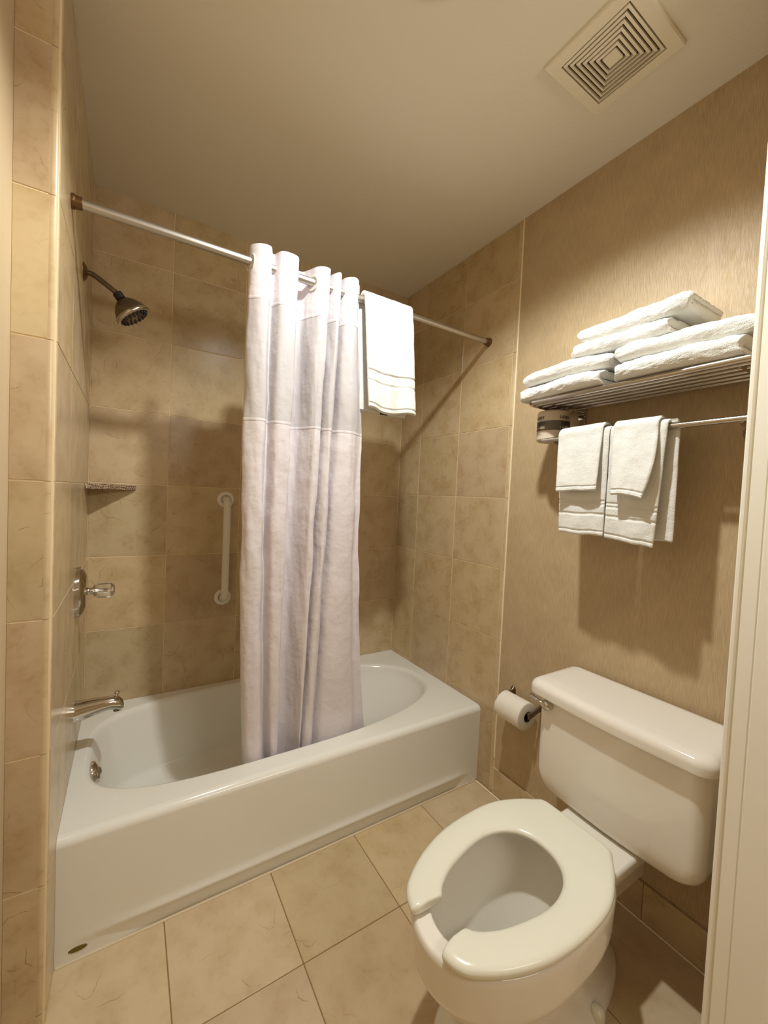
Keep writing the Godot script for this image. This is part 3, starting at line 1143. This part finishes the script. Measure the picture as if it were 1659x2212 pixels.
	for z in [0.932, 1.078]:
		g = Geo.new()
		rows = []
		for q in [[LX - 0.0005, 0.024, 0.013], [LX - 0.006, 0.023, 0.0125], [LX - 0.010, 0.015, 0.008], [LX - 0.03, 0.011, 0.006], [1.462, 0.011, 0.006], [1.445, 0.013, 0.007], [1.438, 0.010, 0.005]]:
			var row := []
			for k in 16:
				var a := TAU * k / 16
				row.append(Vector3(q[0], lerpf(0.474, 0.492, smoothstep(1.44, LX, q[0])) + q[1] * sin(a), z + q[2] * cos(a)))
			rows.append(row)
		g.patch(rows, true)
		g.fan(rows[-1], Vector3(1.437, 0.474, z))
		put("post", g, M.nickel, h)
	g = Geo.new()
	g.tube([Vector3(hz.x, hz.y, 0.93), Vector3(hz.x, hz.y, 1.08)], 0.0085, 14)
	put("spindle", g, M.nickel, h)
	var r := thing("toilet_paper", "white toilet paper roll on the holder beside the tank", "toilet paper", Vector3(hz.x, hz.y, 1.0))
	g = Geo.new()
	g.lathe([Vector2(0.0205, 0.942), Vector2(0.0205, 0.942), Vector2(0.049, 0.9425), Vector2(0.0525, 0.946), Vector2(0.0525, 0.946), Vector2(0.0525, 1.059), Vector2(0.0525, 1.059), Vector2(0.049, 1.0625), Vector2(0.0205, 1.063), Vector2(0.0205, 1.063)], Vector3(hz.x, hz.y - 0.011, 0), Vector3.BACK, 40)
	# loose end hanging a little way down the front
	var loose := []
	for k in 10:
		var a := PI * 0.86 + k * 0.09
		loose.append(Vector3(hz.x + 0.0535 * cos(a), hz.y - 0.011 + 0.0535 * sin(a), 0))
	var l0 := []
	var l1 := []
	for p in loose:
		l0.append(p + Vector3(0, 0, 0.944))
		l1.append(p + Vector3(0, 0, 1.061))
	g.patch([l0, l1])
	put("tissue", g, M.paper, r)
	g = Geo.new()
	g.lathe([Vector2(0.0205, 0.941), Vector2(0.0205, 1.064), Vector2(0.0205, 1.064), Vector2(0.0192, 1.064), Vector2(0.0192, 1.064), Vector2(0.0192, 0.941)], Vector3(hz.x, hz.y - 0.011, 0), Vector3.BACK, 28)
	put("core", g, M.card, r)


# ---------------------------------------------------------------- towel rack and what is on it
const BX := 1.356      # towel bar
const BY := 1.500
const SY := 1.620      # shelf rails

func build_rack() -> void:
	var k := thing("towel_rack", "chrome hotel towel shelf with a hanging bar on the papered wall", "towel rack", Vector3(LX, 1.56, 1.42))
	# outer rail bent round both ends back to the wall
	var path := [Vector3(LX - 0.012, SY, 1.113)]
	for q in 8:
		var a := PI / 2 * q / 7
		path.append(Vector3(1.318 - 0.026 * sin(a), SY, 1.139 - 0.026 * cos(a)))
	for q in 8:
		var a := PI / 2 * q / 7
		path.append(Vector3(1.318 - 0.026 * cos(a), SY, 1.700 + 0.026 * sin(a)))
	path.append(Vector3(LX - 0.012, SY, 1.726))
	var g := Geo.new()
	g.tube(path, 0.0085, 16)
	put("frame_rail", g, M.rail_chrome, k)
	for x in [1.327, 1.362, 1.397, 1.432, 1.467]:
		g = Geo.new()
		g.tube([Vector3(x, SY, 1.115), Vector3(x, SY, 1.724)], 0.0062, 12)
		put("shelf_rail", g, M.rail_chrome, k)
	# brackets: wall plate, curved arm to the bar, link to the shelf
	for z in [1.168, 1.672]:
		g = Geo.new()
		g.box(Vector3(LX - 0.006, 1.562, z), Vector3(0.011, 0.168, 0.028), 0.004)
		g.tube(smooth3([Vector3(LX - 0.01, 1.500, z), Vector3(1.46, 1.492, z), Vector3(1.40, 1.490, z), Vector3(BX + 0.004, BY - 0.004, z)], 6), 0.0068, 12)
		g.box(Vector3(1.42, SY - 0.002, z), Vector3(0.19, 0.009, 0.010), 0.003)
		g.lathe([Vector2(0.0, -0.018), Vector2(0.012, -0.017), Vector2(0.0165, -0.006), Vector2(0.0165, 0.004), Vector2(0.010, 0.012)], Vector3(1.43, 1.478, z), Vector3.UP, 20)
		put("bracket", g, M.chrome, k)
	g = Geo.new()
	g.tube([Vector3(BX, BY, 1.124), Vector3(BX, BY, 1.130), Vector3(BX, BY, 1.706), Vector3(BX, BY, 1.712)], [0.004, 0.0078, 0.0078, 0.004], 16)
	put("hanging_bar", g, M.rail_chrome, k)
	hang_towels()
	fold_towels()
	paper_roll()

# a towel hung over the bar; z0..z1 along the wall, front and back lengths, gap to the bar, thickness, borders at heights above the front hem
func hung(z0: float, z1: float, front: float, back: float, gap: float, th: float, borders: Array, seed_: float, slant: Callable, fw := 0.0) -> Geo:
	var r := 0.0085 + gap + th / 2
	var pts := []
	var n := 7
	for i in n:
		pts.append(Vector2(-r - fw * (1.0 - float(i) / (n - 1)), lerpf(BY - front, BY - 0.012, float(i) / (n - 1))))
	for i in range(1, 9):
		var a := PI * (1.0 - i / 9.0)
		pts.append(Vector2(r * cos(a), BY + r * sin(a)))
	for i in n:
		pts.append(Vector2(r + 0.003 * i / n, lerpf(BY - 0.012, BY - back, float(i) / (n - 1))))
	var path := smooth2(pts, 20)
	var thick := func(s: float) -> float:
		if s > 0.008 and s < 0.013:
			return th * 0.5
		for b in borders:
			if absf(s - b) < 0.0035:
				return th * 0.5
		return th
	var place := func(p: Vector2, w: float, s: float) -> Vector3:
		var low := clampf((BY - p.y) / 0.3, 0.0, 1.0)
		var x := BX + p.x
		if p.x < 0.0:
			x -= low * (0.003 * sin(w * 55.0 + seed_) + 0.003) + 0.003 * sin(w * 23.0 + seed_ * 2.0) * low
		x += wob.get_noise_3d(w * 900.0, p.y * 700.0, seed_ * 37.0) * 0.0028
		var e := slant.call(w, low, p.x < 0.0) as Vector2
		return Vector3(x, p.y + e.y + wob.get_noise_2d(w * 500.0, seed_ * 91.0) * 0.004 * low, w + e.x)
	return sheet(path, thick, z0, z1, 30, place)

func hang_towels() -> void:
	var none := func(w: float, low: float, fr: bool) -> Vector2:
		return Vector2((0.012 if fr else 0.02) * low * lerpf(1.0, 0.2, (w - 1.213) / 0.158), 0.0)
	var t := thing("hand_towel", "left white hand towel hanging on the bar under a smaller cloth", "towel", Vector3(BX, 1.2, 1.29), "hand towels on the bar")
	put("terry_cloth", hung(1.213, 1.371, 0.306, 0.29, 0.002, 0.010, [0.062, 0.090, 0.100], 1.0, none), M.terry, t)
	var right := func(w: float, low: float, fr: bool) -> Vector2:
		var u := (w - 1.379) / 0.14
		return Vector2((-0.014 * u * low) if fr else (0.014 + 0.002 * u), (-0.014 * u * low) if fr else 0.0)
	t = thing("hand_towel", "right white hand towel on the bar, its back layer showing", "towel", Vector3(BX, 1.2, 1.45), "hand towels on the bar")
	put("terry_cloth", hung(1.379, 1.524, 0.309, 0.305, 0.002, 0.010, [0.062, 0.090, 0.100], 2.3, right), M.terry, t)
	var straight := func(w: float, low: float, fr: bool) -> Vector2:
		var u := (w - 1.215) / 0.14
		return Vector2(0.030 * low - 0.022 * u * low, 0.004 * u)
	t = thing("washcloth", "left white washcloth draped square over a hand towel", "washcloth", Vector3(BX, 1.34, 1.28), "washcloths on the bar")
	put("terry_cloth", hung(1.214, 1.355, 0.175, 0.15, 0.0135, 0.009, [], 4.1, straight, 0.021), M.terry, t)
	var bent := func(w: float, low: float, fr: bool) -> Vector2:
		var u := (w - 1.392) / 0.112
		var d := clampf(low * 1.7, 0.0, 1.0)
		return Vector2(0.030 * low - 0.032 * u * pow(d, 2.4), -0.010 * u * u * d)
	t = thing("washcloth", "right white washcloth with a slanting edge draped over a hand towel", "washcloth", Vector3(BX, 1.33, 1.45), "washcloths on the bar")
	put("terry_cloth", hung(1.392, 1.506, 0.182, 0.15, 0.0135, 0.010, [], 5.7, bent, 0.026), M.terry, t)

# a towel folded into nested layers, its rounded fold to the front
func folded(label: String, y0: float, hgt: float, z0: float, z1: float, x0: float, x1: float, sd: float, lift: Callable) -> void:
	var t := thing("folded_towel", label, "towel", Vector3((x0 + x1) / 2, y0, (z0 + z1) / 2), "folded towels on the rack")
	var th := hgt * 0.47
	for layer in 1:
		var r := hgt / 2 - th / 2 - layer * th
		var d := x1 - x0
		var pts := [Vector2(d - 0.012 * layer, hgt / 2 - r)]
		for k in range(1, 6):
			pts.append(Vector2(lerpf(d, hgt / 2 + 0.004, k / 6.0), hgt / 2 - r))
		for k in 9:
			var a := -PI / 2 - PI * k / 8
			pts.append(Vector2(hgt / 2 + r * cos(a) * 0.9, hgt / 2 + r * sin(a)))
		for k in range(1, 7):
			pts.append(Vector2(lerpf(hgt / 2 + 0.004, d + 0.004 - 0.02 * layer, k / 6.0), hgt / 2 + r))
		var path := smooth2(pts, 9)
		var thick := func(_s: float) -> float:
			return th * 0.99
		var place := func(p: Vector2, w: float, s: float) -> Vector3:
			var u := (w - z0) / (z1 - z0)
			var nx := wob.get_noise_3d(w * 420.0, p.y * 900.0, sd * 13.0)
			var ny := wob.get_noise_3d(w * 300.0 + 77.0, p.x * 420.0, sd * 29.0)
			var pinch := 1.0 - 0.15 * pow(absf(u * 2.0 - 1.0), 4.0)
			var top := p.y / hgt
			var y: float = y0 + p.y * pinch + ny * 0.008 * top + lift.call(u) * (0.3 + 0.7 * top)
			var pl := wob.get_noise_3d(w * 3600.0, p.y * 3600.0, p.x * 3600.0 + sd * 99.0) * 0.0015
			return Vector3(x0 + p.x + nx * 0.006 + 0.006 * sin(u * 5.0 + sd) - pl * (1.0 - p.x / d), y + pl * top, w + 0.006 * sin(sd * 3.0 + top * 4.0) * (u * 2.0 - 1.0))
		put("fold", sheet(path, thick, z0, z1, 64, place), M.terry, t)

func fold_towels() -> void:
	var y := SY + 0.0105
	var flat := func(_u: float) -> float: return 0.0
	var sag := func(u: float) -> float: return -0.004 * (1.0 - u) * (1.0 - u)
	folded("folded white towel at the left bottom of the rack stack", y, 0.050, 1.082, 1.372, 1.272, 1.478, 1.0, sag)
	folded("folded white towel second from bottom in the left pile", y + 0.051, 0.047, 1.094, 1.386, 1.280, 1.480, 2.0, sag)
	folded("folded white towel at the right bottom, its fold cut by door trim", y, 0.050, 1.410, 1.690, 1.268, 1.476, 3.0, flat)
	folded("folded white towel on the right pile above the lowest one", y + 0.051, 0.047, 1.414, 1.708, 1.280, 1.480, 4.0, flat)
	folded("folded white towel lower in the middle upper pile", y + 0.101, 0.043, 1.268, 1.535, 1.288, 1.478, 5.0, flat)
	folded("folded white towel topmost of the whole rack", y + 0.146, 0.044, 1.285, 1.572, 1.294, 1.480, 6.0, func(u: float) -> float: return 0.008 * u * u)

# lettering bent round the wrapped roll
func bent_text(s: String, size: float, ctr: Vector3, r: float, ang: float, y: float, m: Material, parent: Node3D, called: String, bold := true) -> void:
	var f := SystemFont.new()
	f.font_names = PackedStringArray(["Droid Sans"])
	f.font_weight = 700 if bold else 400
	var tm := TextMesh.new()
	tm.text = s
	tm.font = f
	tm.font_size = 32
	tm.pixel_size = size / 32.0
	tm.depth = 0.0004
	var a := tm.surface_get_arrays(0) if tm.get_surface_count() else []
	if a.is_empty():
		return
	var g := Geo.new()
	var vs: PackedVector3Array = a[Mesh.ARRAY_VERTEX]
	var ns: PackedVector3Array = a[Mesh.ARRAY_NORMAL]
	for k in vs.size():
		var p := vs[k]
		var th := ang - p.x / r
		var rad := r + 0.0004 + p.z
		g.v.append(ctr + Vector3(rad * cos(th), y + p.y, rad * sin(th)))
		g.n.append(Vector3(cos(th), 0, sin(th)) if ns[k].z > 0.5 else Vector3(cos(th), ns[k].y, sin(th)).normalized())
		g.uv.append(Vector2.ZERO)
	var ix = a[Mesh.ARRAY_INDEX]
	if ix == null or ix.is_empty():
		for k in vs.size():
			g.idx.append(k)
	else:
		g.idx = ix
	put(called, g, m, parent)

func curved_patch(ctr: Vector3, r: float, a0: float, a1: float, y0: float, y1: float) -> Geo:
	var g := Geo.new()
	var rows := []
	for y in [y0, y1]:
		var row := []
		var n := maxi(3, int(absf(a1 - a0) / TAU * 96.0) + 1)
		for k in n + 1:
			var a := lerpf(a0, a1, float(k) / n)
			row.append(ctr + Vector3(r * cos(a), y, r * sin(a)))
		rows.append(row)
	g.patch(rows)
	return g

func paper_roll() -> void:
	var ctr := Vector3(1.402, 1.4990, 1.136)
	var R := 0.0535
	var H := 0.104
	var t := thing("wrapped_paper_roll", "spare paper roll in printed wrapper under the towel shelf", "paper roll", ctr)
	# wrapper print: pale chevrons
	var S := 512
	var im := Image.create(S, 256, false, Image.FORMAT_RGB8)
	for y in 256:
		for x in S:
			var cell := 64
			var u := absi(posmod(x, cell) - cell / 2)
			var band := posmod(y + u + (24 if (x / cell) % 2 else 0), 10)
			var c := Color8(222, 208, 190)
			if band < 3:
				c = Color8(186, 168, 148)
			im.set_pixel(x, y, c)
	var wrap := plain(Color.WHITE, 0.6)
	wrap.albedo_texture = tex(im)
	var g := Geo.new()
	g.lathe([Vector2(R - 0.006, 0.0), Vector2(R - 0.002, 0.002), Vector2(R, 0.006), Vector2(R, 0.006), Vector2(R, H - 0.006), Vector2(R, H - 0.006), Vector2(R - 0.002, H - 0.002), Vector2(R - 0.006, H), Vector2(0.02, H - 0.002), Vector2(0.014, H - 0.012), Vector2(0.0, H - 0.012)], ctr, Vector3.UP, 48)
	g.lathe([Vector2(0.0, 0.001), Vector2(R - 0.006, 0.0)], ctr, Vector3.UP, 48)
	put("wrapper", g, wrap, t)
	var grey := plain(Color8(104, 98, 92), 0.6)
	put("printed_band", curved_patch(ctr, R + 0.0003, 0.0, TAU, 0.034, 0.067), grey, t)
	var black := plain(Color8(26, 24, 24), 0.6)
	var white := plain(Color8(226, 214, 198), 0.6)
	# the same print comes round twice on the visible side
	for a in [1.80, 3.45]:
		bent_text("LAVEX", 0.0125, ctr, R, a, 0.0785, black, t, "lettering")
		put("underline", curved_patch(ctr, R + 0.0005, a - 0.20, a + 0.20, 0.0715, 0.0728), black, t)
		bent_text("500", 0.0155, ctr, R, a + 0.02, 0.0578, black, t, "lettering")
		bent_text("SHEETS", 0.0042, ctr, R, a - 0.34, 0.0605, black, t, "lettering")
		bent_text("PER ROLL", 0.0036, ctr, R, a - 0.34, 0.0560, black, t, "lettering")
		put("label_box", curved_patch(ctr, R + 0.0005, a - 0.04, a + 0.26, 0.0385, 0.0490), black, t)
		bent_text("2-PLY", 0.0080, ctr, R + 0.0003, a + 0.11, 0.0437, white, t, "lettering")
		put("label_box", curved_patch(ctr, R + 0.0005, a - 0.40, a - 0.06, 0.0395, 0.0480), white, t)
		put("rule", curved_patch(ctr, R + 0.0005, a - 0.20, a + 0.12, 0.0200, 0.0207), black, t)


# ---------------------------------------------------------------- ceiling fittings
func square_ring(g: Geo, cx: float, cz: float, o: float, i: float, y0: float, y1: float, yi: float) -> void:
	# four mitred bars: outer half-size o, inner i; the lower face runs from y1 outside to yi inside
	for q in 4:
		var b := Basis(Vector3.UP, q * PI / 2)
		var c := Vector3(cx, 0, cz)
		var P := func(x: float, y: float, z: float) -> Vector3: return c + b * Vector3(x, y, z)
		g.flat([P.call(-o, y1, o), P.call(o, y1, o), P.call(i, yi, i), P.call(-i, yi, i)])
		g.flat([P.call(-o, y0, o), P.call(o, y0, o), P.call(o, y1, o), P.call(-o, y1, o)])
		g.flat([P.call(-i, yi, i), P.call(i, yi, i), P.call(i, y0, i), P.call(-i, y0, i)])

func build_ceiling_fittings() -> void:
	var cx := 1.1985
	var cz := 1.3965
	var v := thing("vent_grille", "square ceiling vent with concentric louvres above the toilet", "vent", Vector3(cx, HY, cz))
	var g := Geo.new()
	square_ring(g, cx, cz, 0.121, 0.118, HY, HY - 0.006, HY - 0.010)
	square_ring(g, cx, cz, 0.118, 0.090, HY, HY - 0.010, HY - 0.011)
	put("frame", g, M.vent, v)
	g = Geo.new()
	g.box(Vector3(cx, HY - 0.0010, cz), Vector3(0.182, 0.0016, 0.182), 0.0003)
	put("shade_backing", g, M.dark, v)  # dark plate paints the shade of the hollow behind the louvres
	for k in 6:
		var o := 0.0862 - k * 0.0114
		g = Geo.new()
		square_ring(g, cx, cz, o, o - 0.0056, HY - 0.004, HY - 0.0105, HY - 0.0125)
		put("louvre", g, M.vent, v)
	g = Geo.new()
	g.box(Vector3(cx, HY - 0.0085, cz), Vector3(0.037, 0.008, 0.037), 0.002)
	put("centre_plate", g, M.vent, v)
	# downlight, just above the top of the view
	var l := thing("ceiling_light", "round ceiling downlight just beyond the top of the view", "ceiling light", Vector3(LAMP.x, HY, LAMP.z))
	g = Geo.new()
	g.lathe([Vector2(0.088, 0.0), Vector2(0.088, 0.004), Vector2(0.084, 0.008), Vector2(0.07, 0.010), Vector2(0.064, 0.008)], Vector3(LAMP.x, HY, LAMP.z), Vector3.DOWN, 40)
	put("trim_ring", g, M.trim, l)
	g = Geo.new()
	g.lathe([Vector2(0.065, 0.007), Vector2(0.04, 0.0085), Vector2(0.0, 0.009)], Vector3(LAMP.x, HY, LAMP.z), Vector3.DOWN, 32)
	put("lens", g, M.lens, l)
	# added glowing bar behind the camera, goes with the fill light that lifts shadows
	var b := thing("added_fill_light", "added fill light bar behind the camera, out of view", "fill light", Vector3(1.1, 1.98, 3.2))
	g = Geo.new()
	g.box(Vector3(1.1, 1.98, 3.185), Vector3(0.98, 0.10, 0.03), 0.004)
	put("fill_back", g, M.chrome, b)
	g = Geo.new()
	g.box(Vector3(1.1, 1.98, 3.14), Vector3(0.9, 0.14, 0.06), 0.02)
	put("fill_panel", g, M.lens, b)


func _ready() -> void:
	rng.seed = 11
	wob.seed = 3
	wob.frequency = 0.02
	# ---- camera, sky, exposure, light
	var cam := Camera3D.new()
	cam.name = "camera"
	add_child(cam)
	cam.position = Vector3(0.1430, 1.2760, 2.0510)
	cam.rotation = Vector3(deg_to_rad(-1.994), deg_to_rad(-32.059), deg_to_rad(2.621))
	cam.fov = 102.997
	cam.near = 0.02
	cam.current = true
	var e := Environment.new()
	e.background_mode = Environment.BG_COLOR
	e.background_color = Color(0, 0, 0)
	e.tonemap_mode = Environment.TONE_MAPPER_LINEAR
	e.tonemap_exposure = 1.0
	e.sdfgi_enabled = true
	e.ssao_enabled = true
	e.ssil_enabled = true
	var we := WorldEnvironment.new()
	we.name = "environment"
	we.environment = e
	add_child(we)
	var sp := SpotLight3D.new()
	sp.name = "downlight"
	add_child(sp)
	sp.position = LAMP
	sp.rotation = Vector3(-PI / 2, 0, 0)
	sp.light_color = Color8(249, 252, 249)
	sp.light_energy = 2.0
	sp.light_size = 0.03
	sp.spot_angle = 72.0
	sp.spot_angle_attenuation = 0.48
	sp.spot_range = 8.0
	sp.spot_attenuation = 2.0
	sp.shadow_enabled = true
	var al := AreaLight3D.new()
	al.name = "added_fill_glow"  # soft fill added from behind the camera to brighten the shaded parts
	add_child(al)
	al.position = Vector3(1.1, 1.98, 3.1)
	al.area_size = Vector2(0.9, 0.14)
	al.light_color = Color8(250, 252, 252)
	al.light_energy = 0.85
	al.shadow_enabled = true
	make_materials()
	build_setting()
	build_tub()
	build_toilet()
	build_curtain()
	build_rack()
	build_fittings()
	build_ceiling_fittings()
